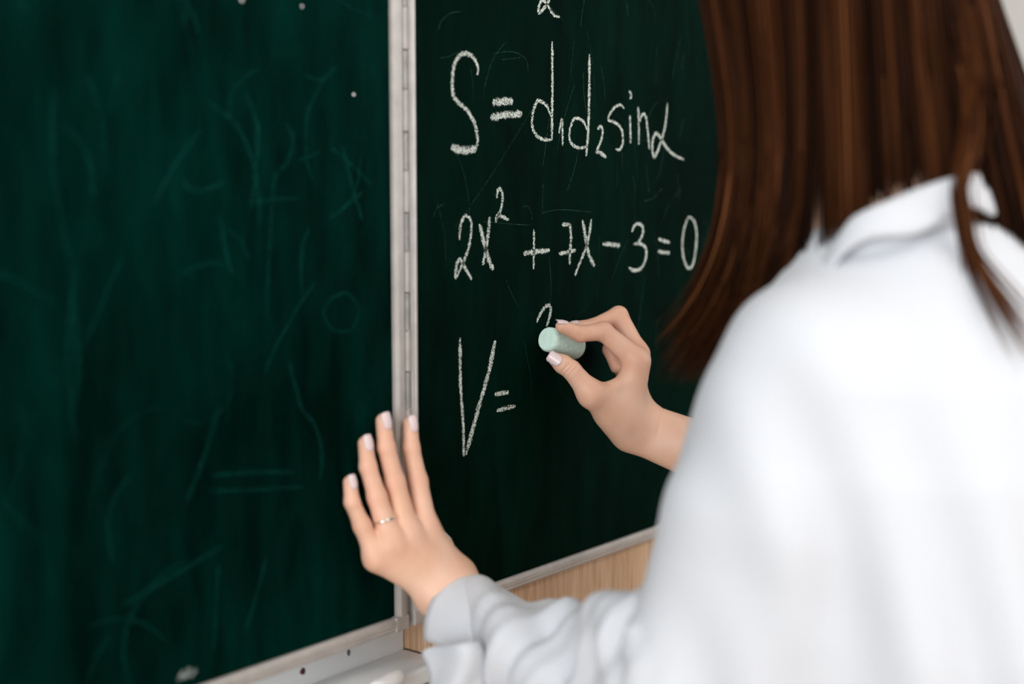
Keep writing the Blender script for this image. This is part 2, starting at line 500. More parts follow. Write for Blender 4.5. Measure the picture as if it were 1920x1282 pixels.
G('thin chalk equals sign', (zc([(1040, 1025), (1062, 1033), (1087, 1040)]), 0.0045), (zc([(1038, 1078), (1062, 1083), (1087, 1085)]), 0.0045))
G('chalk digit 0', (zc([(1168, 930), (1150, 980), (1142, 1050), (1148, 1110), (1165, 1148), (1185, 1140), (1198, 1080), (1203, 1000), (1190, 945), (1166, 930)]), 0.0046))
G('tall chalk letter V', ([(862, 633), (863, 720), (868, 800), (869, 855)], 0.0046), ([(928, 638), (915, 700), (895, 770), (873, 852)], 0.0064))
G('chalk equals sign after the V', ([(927, 739), (940, 737), (953, 735)], 0.0050), ([(931, 770), (948, 765), (966, 761)], 0.0050))
G('unfinished chalk digit 2 being written', ([(1006, 604), (1011, 591), (1022, 575), (1030, 573), (1032, 581), (1029, 597), (1024, 612)], 0.0046))
for label, strokes in GL:
    bm = bmesh.new(); uvl = bm.loops.layers.uv.new('UVMap')
    for pts, w in strokes:
        add_stroke(bm, uvl, [on_board(*p) for p in pts], w)
    bmesh.ops.recalc_face_normals(bm, faces=bm.faces[:])
    o = from_bm('chalk_character', bm, M_CHALKMARK, main)
    o['label'] = label

def scratches(parent, x0, x1, z0, z1, n, wmin, wmax, mat, lmin, lmax, extra=()):
    bm = bmesh.new(); uvl = bm.loops.layers.uv.new('UVMap')
    for _ in range(n):
        p = Vector((random.uniform(x0, x1), 0, random.uniform(z0, z1)))
        a = random.choice([random.gauss(1.5, 0.25), random.gauss(1.5, 0.3), random.uniform(0, 6.28)])
        L = random.uniform(lmin, lmax)
        curv = random.gauss(0, 0.9)
        pts = [p.copy()]
        for i in range(6):
            p = p + Vector((math.cos(a), 0, math.sin(a))) * L / 6
            a += curv / 6 * random.uniform(0.3, 2)
            pts.append(p.copy())
        if min(q.x for q in pts) < x0 or max(q.x for q in pts) > x1 or min(q.z for q in pts) < z0: continue
        add_stroke(bm, uvl, pts, random.uniform(wmin, wmax), -0.0002 - 0.0001 * random.random())
    for pts, w in extra:
        add_stroke(bm, uvl, [on_board(*q) for q in pts], w, -0.00025)
    o = from_bm('old_chalk_scratches', bm, mat, parent)
    o['kind'] = 'stuff'
    return o
scratches(main, XM_IN + 0.002, 0.62, ZB + 0.17, ZT - 0.3, 90, 0.0003, 0.0008, M_GHOST, 0.02, 0.09, [
    ([(925, 100), (960, 97), (985, 110), (990, 135)], 0.0008), ([(940, 112), (975, 108)], 0.0007),
    ([(1015, 400), (1050, 393), (1110, 398)], 0.0008), ([(1018, 340), (1016, 400)], 0.0006),
    ([(905, 415), (960, 420), (1000, 422)], 0.0006), ([(850, 430), (920, 330), (1000, 200)], 0.0005)])
scratches(side, LX0 + 0.02, XS_IN - 0.003, ZB + 0.02, ZT - 0.1, 210, 0.0010, 0.0046, M_GHOST_S, 0.03, 0.12, [
    ([(470, 390), (478, 330), (480, 280), (485, 230)], 0.004), ([(500, 600), (503, 500), (510, 380), (515, 320)], 0.003),
    ([(345, 330), (350, 350), (380, 358), (420, 340)], 0.004), ([(535, 230), (550, 260), (540, 300), (515, 330)], 0.004),
    ([(400, 890), (480, 885), (550, 885)], 0.004), ([(390, 920), (470, 918), (570, 912)], 0.003),
    ([(610, 560), (650, 550), (672, 580), (655, 620), (620, 615), (608, 580), (640, 545)], 0.003),
    ([(640, 390), (665, 360), (680, 280)], 0.003), ([(560, 300), (600, 285)], 0.003), ([(460, 1180), (480, 1120), (500, 1040)], 0.004)])

def blot(parent, name, px, py, r, mat, n=9, depth=0.0012, seed=0):
    c = on_board(px, py)
    rr = random.Random(seed)
    bm = bmesh.new()
    ring = [bm.verts.new((c.x + math.cos(i / n * 6.283) * r * rr.uniform(0.6, 1.15), -0.0002, c.z + math.sin(i / n * 6.283) * r * rr.uniform(0.6, 1.15))) for i in range(n)]
    top = bm.verts.new((c.x, -depth, c.z))
    for i in range(n): bm.faces.new((ring[i], ring[(i + 1) % n], top))
    return from_bm(name, bm, mat, parent, True)
for i, (px, py, r) in enumerate(((663, 177, 0.0016), (566, 12, 0.0014), (453, 0, 0.0016))):
    blot(side, 'chalk_fleck', px, py, r, M_CHALKW, seed=i)
bm = bmesh.new(); uvl = bm.loops.layers.uv.new('UVMap')       # smeared chalk dab low on the wing
for px, py, L, w in ((350, 1262, 26, 0.010), (342, 1268, 20, 0.007), (362, 1258, 14, 0.006), (338, 1273, 14, 0.004)):
    add_stroke(bm, uvl, [on_board(px - L / 2, py + 4), on_board(px, py), on_board(px + L / 2, py - 3)], w, -0.0005)
sm = from_bm('chalk_smear', bm, chalk_mark_mat('smeared_chalk', (0.62, 0.68, 0.64), 0.40, 0.8, 0.75, 160), side)

# ------------------------------------------------------------------ wood panel, tray, below the board
WX = on_board(757, 1190, -0.05).x
wood_t = thing('wooden_panel', 'light wooden panel fixed to the wall under the main blackboard section', 'wood panel', (WX, 0.05, ZB - 0.12))
ztop = ZB - RW - 0.0005
zside = on_board(757, 1214, -0.05).z
box('panel_face', (WX + 0.001, 0.002, zside - 0.16), (XE, 0.016, ztop), M_WOOD, wood_t, 0.0015)
box('panel_cheek', (WX, 0.0165, zside), (WX + 0.018, 0.0545, ztop), M_WOOD, wood_t, 0.001)
# white metal chalk tray along the wall, under the folding wing
ztray = on_board(700, 1232, -0.054).z
tray = thing('chalk_tray', 'white painted tray with a raised lip along the wall below the blank wing', 'tray', (-0.4, 0.05, ztray - 0.05))
TXE = WX + 0.30
box('tray_back', (-1.0, 0.0485, ztray - 0.01), (WX - 0.0012, 0.0545, zside + 0.045), M_WHITE, tray, 0.0015)
box('tray_base', (-1.0, 0.0002, ztray - 0.012), (WX - 0.0012, 0.048, ztray - 0.0005), M_WHITE, tray, 0.0015)
box('tray_lip', (-1.0, -0.010, ztray - 0.012), (WX - 0.0012, -0.0003, ztray + 0.004), M_WHITE, tray, 0.003)

def wall_spot(name, px, py, off, rx, rz, mat, seed):
    c = on_board(px, py, off)
    rr = random.Random(seed)
    bm = bmesh.new(); n = 10
    ring = [bm.verts.new((c.x + math.cos(i / n * 6.283) * rx * rr.uniform(0.8, 1.15), c.y, c.z + math.sin(i / n * 6.283) * rz * rr.uniform(0.8, 1.15))) for i in range(n)]
    top = bm.verts.new((c.x, c.y - 0.0008, c.z))
    for i in range(n): bm.faces.new((ring[i], ring[(i + 1) % n], top))
    return from_bm(name, bm, mat, tray, True)
o = wall_spot('rust_spot', 568, 1258, -0.0483, 0.0034, 0.0034, M_SPOT, 3); o['label'] = 'dark red spot'
o = wall_spot('paint_chip', 654, 1223, -0.0483, 0.0024, 0.0032, M_SPOT2, 4); o['label'] = 'small grey chip'

# ------------------------------------------------------------------ implicit surfaces
def nv(p): return np.array(p[:], dtype=np.float32)

def cap(P, a, b, ra, rb):
    a, b = nv(a), nv(b)
    ab = b - a
    t = np.clip(((P - a) @ ab) / max(float(ab @ ab), 1e-12), 0, 1)
    d = P - a - t[..., None] * ab
    return np.sqrt(np.einsum('...i,...i->...', d, d)) - (ra + (rb - ra) * t)

def ell(P, c, r, R=None):
    q = P - nv(c)
    if R is not None: q = q @ R
    r = np.array(r, dtype=np.float32)
    k0 = np.sqrt((((q / r) ** 2).sum(-1)))
    k1 = np.sqrt((((q / (r * r)) ** 2).sum(-1)))
    return k0 * (k0 - 1.0) / np.maximum(k1, 1e-6)

def tri(P, a, b, c, r):
    a, b, c = nv(a), nv(b), nv(c)
    ba, cb, ac = b - a, c - b, a - c
    n = np.cross(ba, ac)
    pa, pb, pc = P - a, P - b, P - c
    dot = lambda u, v: u @ v
    s = (np.sign(pa @ np.cross(ba, n)) + np.sign(pb @ np.cross(cb, n)) + np.sign(pc @ np.cross(ac, n)))
    def e(p, v):
        t = np.clip((p @ v) / float(v @ v), 0, 1)
        d = t[..., None] * v - p
        return np.einsum('...i,...i->...', d, d)
    edge = np.minimum(np.minimum(e(pa, ba), e(pb, cb)), e(pc, ac))
    face = (pa @ n) ** 2 / float(n @ n)
    return np.sqrt(np.where(s < 2.0, edge, face)) - r

def smin(a, b, k):
    h = np.maximum(k - np.abs(a - b), 0.0) / k
    return np.minimum(a, b) - h * h * k * 0.25

def smax(a, b, k): return -smin(-a, -b, k)

def surface_nets(f, lo, hi, h):
    lo, hi = np.array(lo, dtype=np.float32), np.array(hi, dtype=np.float32)
    n = np.ceil((hi - lo) / h).astype(int) + 1
    V = np.empty(n, dtype=np.float32)
    ys = lo[1] + h * np.arange(n[1]); zs = lo[2] + h * np.arange(n[2])
    chunk = max(1, int(400000 / (n[1] * n[2])))
    for i in range(0, n[0], chunk):
        xs = lo[0] + h * np.arange(i, min(i + chunk, n[0]))
        g = np.stack(np.meshgrid(xs, ys, zs, indexing='ij'), -1).astype(np.float32)
        V[i:i + len(xs)] = f(g)
    sgn = V < 0
    c = [sgn[dx:n[0] - 1 + dx, dy:n[1] - 1 + dy, dz:n[2] - 1 + dz] for dx in (0, 1) for dy in (0, 1) for dz in (0, 1)]
    s = sum(x.astype(np.int8) for x in c)
    act = (s > 0) & (s < 8)
    idx = np.argwhere(act)
    ids = -np.ones(act.shape, dtype=np.int64)
    ids[act] = np.arange(len(idx))
    corners = [(dx, dy, dz) for dx in (0, 1) for dy in (0, 1) for dz in (0, 1)]
    cv = np.stack([V[idx[:, 0] + d[0], idx[:, 1] + d[1], idx[:, 2] + d[2]] for d in corners], 1)
    acc = np.zeros((len(idx), 3)); cnt = np.zeros(len(idx))
    for a in range(8):
        for b in range(a + 1, 8):
            da, db = np.array(corners[a]), np.array(corners[b])
            if abs(da - db).sum() != 1: continue
            va, vb = cv[:, a], cv[:, b]
            m = (va < 0) != (vb < 0)
            t = np.where(m, va / np.where(m, va - vb, 1), 0)
            acc += m[:, None] * (da + t[:, None] * (db - da))
            cnt += m
    verts = lo + h * (idx + acc / cnt[:, None])
    faces = []
    for ax in range(3):
        u, v = (ax + 1) % 3, (ax + 2) % 3
        sl0 = [slice(None)] * 3; sl1 = [slice(None)] * 3
        sl0[ax] = slice(0, n[ax] - 1); sl1[ax] = slice(1, n[ax])
        e = sgn[tuple(sl0)] != sgn[tuple(sl1)]
        q = np.argwhere(e)
        ok = (q[:, u] > 0) & (q[:, v] > 0) & (q[:, u] < n[u] - 1) & (q[:, v] < n[v] - 1)
        q = q[ok]
        def at_(du, dv):
            r = q.copy(); r[:, u] -= du; r[:, v] -= dv
            return ids[r[:, 0], r[:, 1], r[:, 2]]
        quad = np.stack([at_(0, 0), at_(1, 0), at_(1, 1), at_(0, 1)], 1)
        inside = sgn[q[:, 0], q[:, 1], q[:, 2]]
        quad[~inside] = quad[~inside][:, ::-1]
        faces.append(quad)
    return verts, np.concatenate(faces)

def grad(f, P, e=0.0008):
    P = P.astype(np.float32)
    g = np.stack([f(P + np.array(d, dtype=np.float32) * e) - f(P - np.array(d, dtype=np.float32) * e) for d in ((1, 0, 0), (0, 1, 0), (0, 0, 1))], -1)
    return g / np.maximum(np.linalg.norm(g, axis=-1, keepdims=True), 1e-9)

def mesh_np(name, verts, faces):
    me = bpy.data.meshes.new(name)
    me.vertices.add(len(verts)); me.vertices.foreach_set('co', np.asarray(verts, dtype=np.float32).ravel())
    k = faces.shape[1]
    me.loops.add(len(faces) * k); me.loops.foreach_set('vertex_index', faces.astype(np.int32).ravel())
    me.polygons.add(len(faces))
    me.polygons.foreach_set('loop_start', np.arange(0, len(faces) * k, k, dtype=np.int32))
    me.update(calc_edges=True)
    me.validate()
    return me

# ------------------------------------------------------------------ the chalk that is held
ch_a = on_board(1025, 635, 0.0128)
ch_b = ch_a + Vector((0.046, -0.003, -0.0125))
CR = 0.0125
bm = bmesh.new()
rr = random.Random(5)
prof = [(0.000, 0.83), (0.0009, 0.91), (0.0030, 0.985), (0.007, 1.0), (0.022, 1.0), (0.036, 1.0), (0.047, 1.0), (0.0495, 0.985), (0.0505, 0.93)]
ax = (ch_b - ch_a).normalized(); L = (ch_b - ch_a).length
u = ax.cross(Vector((0, 0, 1))).normalized(); v = ax.cross(u)
rings = []
for t, r in prof:
    rings.append([bm.verts.new(ch_a + ax * t * L / 0.0505 + (u * math.cos(q * math.pi / 12) + v * math.sin(q * math.pi / 12)) * CR * r * (1 + rr.uniform(-0.012, 0.012))) for q in range(24)])
for i in range(len(rings) - 1):
    for q in range(24):
        bm.faces.new((rings[i][q], rings[i][(q + 1) % 24], rings[i + 1][(q + 1) % 24], rings[i + 1][q]))
c0 = bm.verts.new(ch_a - ax * 0.0005); c1 = bm.verts.new(ch_b)
for q in range(24):
    bm.faces.new((rings[0][(q + 1) % 24], rings[0][q], c0)); bm.faces.new((rings[-1][q], rings[-1][(q + 1) % 24], c1))
bmesh.ops.recalc_face_normals(bm, faces=bm.faces[:])
chalk = from_bm('chalk_stick', bm, M_CHALK, None, True)
for p in chalk.data.polygons: p.use_smooth = len(p.vertices) == 4
tag(chalk, "thick pale mint chalk stick held between thumb and fingers against the board", 'chalk')

# loose white chalk on the tray
rayd = on_board(728, 1281) - CAM
c = CAM + rayd * ((ztray + 0.0085 - CAM.z) / rayd.z)
bm = bmesh.new()
pts = [c + Vector((t, 0.004 * t / 0.02, 0)) for t in (-0.022, -0.0205, -0.015, 0.0, 0.014, 0.0175, 0.019)]
add_tube(bm, pts, [0.006, 0.0078, 0.0085, 0.0086, 0.0084, 0.0074, 0.005], 16)
o = from_bm('chalk_stick', bm, M_CHALKW, None, True)
tag(o, 'stub of white chalk lying on the white tray beside the sleeve', 'chalk')

# ------------------------------------------------------------------ person: joints
NECK = at(1765, 385, 1.04)                       # base of the neck at the back
HEAD = at(1572, -45, 1.075)
SH_L = at(1502, 705, 0.985)
SH_R = SH_L + Vector((0.335, 0.035, 0.01))
WR_L = on_board(838, 1118, 0.052)
EL_L = at(1290, 1335, 1.03)
WR_R = at(1198, 801, 1.447)
EL_R = Vector((0.385, -0.29, 1.02))
person = thing('person', 'woman with long brown hair in a white shirt writing on the blackboard, seen from behind', 'person', (0.14, -0.47, 0.0))

# ---- left hand (flat on the board)
LH = {}
def chain(*a): return list(a)
LP = chain(on_board(706, 1046, 0.024), on_board(679, 985, 0.0155), on_board(660, 941, 0.0110), on_board(656, 904, 0.0085))
LR = chain(on_board(734, 1018, 0.030), on_board(707, 932, 0.0185), on_board(690, 875, 0.0120), on_board(685, 831, 0.0090))
LM = chain(on_board(766, 1006, 0.034), on_board(741, 905, 0.0205), on_board(724, 838, 0.0150), on_board(719, 789, 0.0135))
LI = chain(on_board(798, 994, 0.036), on_board(783, 902, 0.0215), on_board(771, 840, 0.0160), on_board(769, 795, 0.0140))
LT = chain(on_board(842, 1085, 0.035), on_board(838, 1048, 0.020), on_board(832, 1024, 0.013), on_board(827, 1013, 0.011))
LB = [WR_L + Vector((-0.019, 0.004, 0.012)), WR_L + Vector((-0.008, -0.002, 0.016)), WR_L + Vector((0.003, -0.004, 0.018)), WR_L + Vector((0.014, 0.0, 0.018))]
CU_L = on_board(886, 1172, 0.082)                       # left cuff centre
FA_L = CU_L.lerp(EL_L, 0.22)
L_R = {'p': (.0095, .0075, .0066, .0058), 'r': (.0108, .0084, .0074, .0064), 'm': (.0112, .0088, .0077, .0067), 'i': (.0112, .0088, .0076, .0066)}

def finger(P, js, rs):
    d = cap(P, js[0], js[1], rs[0], rs[1])
    d = smin(d, cap(P, js[1], js[2], rs[1] * 1.0, rs[2]), 0.004)
    d = smin(d, cap(P, js[2], js[3], rs[2], rs[3]), 0.003)
    return d

def left_hand(P):
    base = cap(P, LB[0], LP[0], .0120, .0095)
    for a, b, r0, r1 in ((LB[1], LR[0], .0125, .0105), (LB[2], LM[0], .0125, .0108), (LB[3], LI[0], .0125, .0108)):
        base = smin(base, cap(P, a, b, r0, r1), 0.012)
    for a, b, c in ((LB[0], LP[0], LR[0]), (LB[0], LB[1], LR[0]), (LB[1], LR[0], LM[0]), (LB[1], LB[2], LM[0]), (LB[2], LM[0], LI[0]), (LB[2], LB[3], LI[0])):
        base = smin(base, tri(P, a, b, c, 0.0095), 0.006)
    wr = cap(P, WR_L + Vector((-0.009, 0, 0)), FA_L + Vector((-0.006, 0, 0)), .0185, .019)
    wr = smin(wr, cap(P, WR_L + Vector((0.010, 0, 0.004)), FA_L + Vector((0.006, 0, 0)), .0185, .019), 0.01)
    base = smin(base, wr, 0.022)
    th = cap(P, LB[3] + Vector((0.004, 0.006, -0.004)), LT[0], .015, .012)
    th = smin(th, cap(P, LT[0], LT[1], .0118, .0100), 0.006)
    th = smin(th, cap(P, LT[1], LT[2], .0098, .0088), 0.004)
    th = smin(th, cap(P, LT[2], LT[3], .0086, .0074), 0.003)
    base = smin(base, th, 0.010)
    fs = [finger(P, j, L_R[k]) for j, k in ((LP, 'p'), (LR, 'r'), (LM, 'm'), (LI, 'i'))]
    out = base
    for d in fs: out = np.minimum(out, smin(base, d, 0.009))
    for a, b in zip(fs[:-1], fs[1:]): out = np.minimum(out, smin(a, b, 0.0018))
    return out

# ---- right hand (holding the chalk)
RI = chain(at(1194, 676, 1.420), at(1131, 621, 1.412), at(1088, 626, 1.402), at(1053, 612, 1.3915))
RM = chain(at(1194, 664, 1.440), at(1160, 591, 1.447), at(1112, 612, 1.440), at(1076, 614, 1.425))
RR = chain(at(1190, 676, 1.458), at(1158, 622, 1.472), at(1144, 655, 1.468), at(1156, 688, 1.462))
RP = chain(at(1184, 694, 1.474), at(1164, 655, 1.490), at(1157, 684, 1.484), at(1168, 704, 1.476))
RT = chain(at(1160, 776, 1.425), at(1108, 738, 1.398), at(1071, 693, 1.3925), at(1042, 674, 1.3905))
RB = [at(1174, 785, 1.432), at(1186, 786, 1.444), at(1194, 790, 1.456), at(1198, 794, 1.466)]
FA_R = WR_R.lerp(EL_R, 0.5)
R_R = {'i': (.0122, .0092, .0080, .0062), 'm': (.0118, .0090, .0078, .0064), 'r': (.0110, .0086, .0076, .0066), 'p': (.0100, .0074, .0066, .0058)}

TOC = -FWD
def right_hand(P):
    base = cap(P, RB[0], RI[0], .0140, .0125)
    for a, b, r0, r1 in ((RB[1], RM[0], .0135, .0118), (RB[2], RR[0], .0130, .0110), (RB[3], RP[0], .0125, .0100)):
        base = smin(base, cap(P, a, b, r0, r1), 0.010)
    th = cap(P, RT[0], RT[1], .0170, .0128)
    base = smin(base, th, 0.014)
    # web between thumb and forefinger
    base = smin(base, tri(P, RT[0], RT[1].lerp(RT[0], 0.12), RI[0].lerp(RB[0], 0.30), .0075), 0.012)
    base = smin(base, tri(P, RB[0], RT[0], RI[0].lerp(RB[0], 0.2), .011), 0.008)
    wr = cap(P, WR_R + UPV * 0.007 + RGT * 0.004, FA_R + UPV * 0.008, .0180, .025)
    wr = smin(wr, cap(P, WR_R - UPV * 0.0065 - RGT * 0.006, FA_R - UPV * 0.009, .0180, .026), 0.012)
    wr = smin(wr, ell(P, at(1237, 786, 1.466), (.009, .009, .008)), 0.010)
    wr = smin(wr, cap(P, at(1146, 776, 1.424), at(1178, 806, 1.44), .0130, .0145), 0.02)
    base = smin(base, wr, 0.020)
    t2 = cap(P, RT[1], RT[2], .0120, .0094)
    t2 = smin(t2, cap(P, RT[2], RT[2].lerp(RT[3], 0.55), .0094, .0092), 0.003)
    t2 = smin(t2, cap(P, RT[2].lerp(RT[3], 0.55), RT[3], .0090, .0070), 0.003)
    out = smin(base, t2, 0.008)
    fs = [finger(P, j, R_R[k]) for j, k in ((RI, 'i'), (RM, 'm'), (RR, 'r'), (RP, 'p'))]
    b0 = out
    for d in fs: out = np.minimum(out, smin(b0, d, 0.008))
    for a, b in zip(fs[:-1], fs[1:]): out = np.minimum(out, smin(a, b, 0.0015))
    def crease(c, axis, reach, amp=0.0008, w=0.0011):
        q = P - nv(c)
        t = q @ nv(axis.normalized())
        return amp * np.exp(-(t / w) ** 2) * np.exp(-((q * q).sum(-1)) / reach ** 2)
    ta = RT[3] - RT[2]
    for k_ in (-0.0035, 0.0, 0.0040):
        out = out + crease(RT[2] + ta.normalized() * (0.002 + k_) + TOC * 0.007, ta + UPV * 0.004, 0.009)
    ia = RI[2] - RI[1]
    out = out + crease(RI[2] + TOC * 0.006, ia, 0.008, 0.0006)
    out = out + crease(RI[1] + TOC * 0.006 - UPV * 0.006, ia + UPV * -0.012, 0.009, 0.0008)
    fa_ = FA_R - WR_R
    out = out + crease(at(1238, 795, 1.44), fa_ + UPV * 0.03, 0.016, 0.0012, 0.0016)
    out = out + crease(at(1133, 701, 1.40), RI[0] - RT[1], 0.012, 0.0009, 0.0014)
    # finger pads flatten against the chalk
    out = np.maximum(out, -(cap(P, ch_a - ax * 0.02, ch_b + ax * 0.01, CR, CR)))
    return out

# ---- body (head, neck, trunk, arms) under the clothes
FWDH = Vector((0.10, 0.93, -0.36)).normalized()          # where the face points: at the board, a little down
LFTH = Vector((0, 0, 1)).cross(FWDH).normalized()
UPH = FWDH.cross(LFTH)
RH = np.array([[LFTH.x, FWDH.x, UPH.x], [LFTH.y, FWDH.y, UPH.y], [LFTH.z, FWDH.z, UPH.z]], dtype=np.float32)
def hp(l, f, u_): return HEAD + LFTH * l + FWDH * f + UPH * u_
PELV = Vector((0.13, -0.50, 0.92))
CHEST = Vector((0.125, -0.425, 1.19))
def body(P):
    d = ell(P, HEAD + UPH * 0.012, (.074, .092, .098), RH)
    d = smin(d, ell(P, hp(0, .030, -.055), (.056, .058, .062), RH), 0.03)
    d = smin(d, cap(P, hp(0, .078, -.098), hp(0, .070, -.092), .018, .02), 0.03)           # chin
    d = smin(d, cap(P, hp(0, .092, -.005), hp(0, .108, -.040), .007, .0105), 0.010)        # nose
    for s in (-1, 1):
        d = smin(d, cap(P, hp(.034 * s, .080, .016), hp(.012 * s, .090, .014), .008, .008), 0.012)
        d = smax(d, -ell(P, hp(.031 * s, .092, -.004), (.015, .012, .010), RH), 0.008)
        d = smin(d, ell(P, hp(.074 * s, -.004, -.020), (.007, .019, .031), RH), 0.006)
    d = smin(d, cap(P, hp(-.016, .088, -.066), hp(.016, .088, -.066), .007, .007), 0.008)  # lips
    d = smin(d, cap(P, hp(0, -.020, -.075), NECK + Vector((0.0, 0.035, -0.01)), .050, .054), 0.03)
    trunk = cap(P, NECK + Vector((0, 0.03, -0.05)), CHEST, .07, .10)
    trunk = smin(trunk, cap(P, CHEST + Vector((-.06, 0, 0)), PELV + Vector((-.06, 0, 0)), .085, .095), 0.05)
    trunk = smin(trunk, cap(P, CHEST + Vector((.06, 0, 0)), PELV + Vector((.06, 0, 0)), .085, .095), 0.05)
    trunk = smin(trunk, cap(P, SH_L, SH_R, .034, .034), 0.05)
    d = smin(d, trunk, 0.05)
    for s, e, w in ((SH_L, EL_L, FA_L), (SH_R, EL_R, FA_R)):
        d = smin(d, cap(P, s, e, .036, .030), 0.03)
        d = smin(d, cap(P, e, w, .028, .020), 0.015)
    return d

# ---- white shirt
TZ = np.array([0.78, 0.92, 1.05, 1.16, 1.22, 1.26, 1.290, 1.312, 1.335], dtype=np.float32)
TA = np.array([.205, .205, .200, .190, .170, .140, .105, .078, .060], dtype=np.float32)
TB = np.array([.160, .165, .160, .145, .128, .110, .092, .076, .060], dtype=np.float32)
TCX = np.array([.13, .13, .125, .12, .115, .108, .098, .090, .085], dtype=np.float32)
TCY = np.array([-.47, -.465, -.455, -.445, -.44, -.436, -.432, -.430, -.427], dtype=np.float32)
CU_R = WR_R.lerp(EL_R, 0.42)
EL_Ls = EL_L + Vector((0.005, -0.01, -0.015))
axl0 = (CU_L - EL_Ls).normalized()
def shirt0(P):
    z = P[..., 2]
    a = np.interp(z, TZ, TA).astype(np.float32); b = np.interp(z, TZ, TB).astype(np.float32)
    cx = np.interp(z, TZ, TCX).astype(np.float32); cy = np.interp(z, TZ, TCY).astype(np.float32)
    qx = (P[..., 0] - cx) / a; qy = (P[..., 1] - cy) / b
    d = ((np.abs(qx) ** 2.3 + np.abs(qy) ** 2.3) ** (1 / 2.3) - 1) * np.minimum(a, b)
    d = smax(d, z - 1.328, 0.01)
    d = smax(d, 0.80 - z, 0.01)
    md = SH_L.lerp(EL_Ls, 0.36)
    lf = smin(cap(P, SH_L, md, .053, .070), cap(P, md, EL_Ls, .070, .067), 0.01)
    lf = smin(lf, ell(P, at(1196, 1218, 1.065), (.041, .045, .046)), 0.02)
    lf = smin(lf, cap(P, EL_Ls, CU_L.lerp(EL_Ls, 0.28), .056, .039), 0.02)
    lf = smin(lf, cap(P, CU_L.lerp(EL_Ls, 0.28), CU_L - axl0 * 0.012, .0405, .039), 0.02)
    rt = cap(P, SH_R, EL_R, .072, .066)
    rt = smin(rt, cap(P, EL_R, CU_R, .064, .040), 0.02)
    d = smin(d, lf, 0.045)
    d = smin(d, rt, 0.045)
    d = smin(d, cap(P, SH_L + Vector((0.02, 0, 0)), SH_R + Vector((-0.02, 0, 0)), .046, .046), 0.05)
    return d

def folds(V, Nn):
    """displacement of the loose cloth: long soft drapes on the back, bunched rings on the sleeves"""
    x, y, z = V[:, 0], V[:, 1], V[:, 2]
    disp = np.zeros(len(V))
    s = x * 0.75 - y * 0.9 + z * 0.42
    amp = np.clip((1.30 - z) / 0.25, 0, 1)
    disp += amp * 0.0052 * np.sin(s * 62 + 2.2 * np.sin(z * 9) + 1.4 * np.sin(x * 17 + 1))
    disp += amp * 0.0028 * np.sin(s * 121 + 3.1 * np.sin(z * 7 + 2) + y * 40)
    e, c = nv(EL_Ls), nv(CU_L)
    axv = c - e; Ln = np.linalg.norm(axv); axv /= Ln
    t = (V - e) @ axv
    rad = np.linalg.norm(V - e - t[:, None] * axv, axis=1)
    w = np.clip((t + 0.02) / 0.05, 0, 1) * np.clip((Ln - 0.035 - t) / 0.05, 0, 1) * (rad < 0.10)
    disp += w * (0.001 + 0.0042 * np.sin(t * 120 + x * 55 + 1.5 * np.sin(z * 40)) + 0.0025 * np.sin(t * 230 + z * 80 + 1))
    return disp

v_s, f_s = surface_nets(shirt0, (-0.20, -0.70, 0.77), (0.56, -0.02, 1.42), 0.0046)
n_s = grad(shirt0, v_s, 0.004)
v_s = v_s + n_s * folds(v_s, n_s)[:, None]
me = mesh_np('shirt', v_s, f_s)
shirt = link('shirt', me, M_CLOTH, person, True)
shirt['label'] = 'loose white cotton shirt'

# ---- skin mesh: head and trunk, plus both forearms and hands, in one mesh
parts = [surface_nets(body, (-0.16, -0.66, 0.80), (0.50, -0.10, 1.66), 0.0052)]
def bounds(pts, m):
    a = np.array([p[:] for p in pts]); return a.min(0) - m, a.max(0) + m
lo, hi = bounds(LP + LR + LM + LI + LT + LB + [WR_L, FA_L], 0.032)
parts.append(surface_nets(left_hand, lo, hi, 0.00120))
lo, hi = bounds(RP + RR + RM + RI + RT + RB + [WR_R, FA_R], 0.034)
parts.append(surface_nets(right_hand, lo, hi, 0.00092))
vs, fs, off = [], [], 0
for v, f in parts:
    vs.append(v); fs.append(f + off); off += len(v)
vs = np.concatenate(vs); fs = np.concatenate(fs)
me = mesh_np('body', vs, fs)
bl = np.zeros(len(vs), dtype=np.float32)              # redder skin over knuckles, finger ends and palm side
for js, amt in ((RI, .34), (RM, .34), (RR, .5), (RP, .5), (RT, .25), (LP, .24), (LR, .24), (LM, .24), (LI, .24)):
    for j, r in ((js[0], .012), (js[1], .010), (js[2], .007), (js[3], .009)):
        bl = np.maximum(bl, amt * np.exp(-((np.linalg.norm(vs - nv(j), axis=1) - 0.008).clip(0) / r) ** 2))
a = me.attributes.new('blush', 'FLOAT', 'POINT')
a.data.foreach_set('value', bl)
body_o = link('body', me, M_SKIN, person, True)
body_o['label'] = 'skin of the hands, forearms, neck and face'

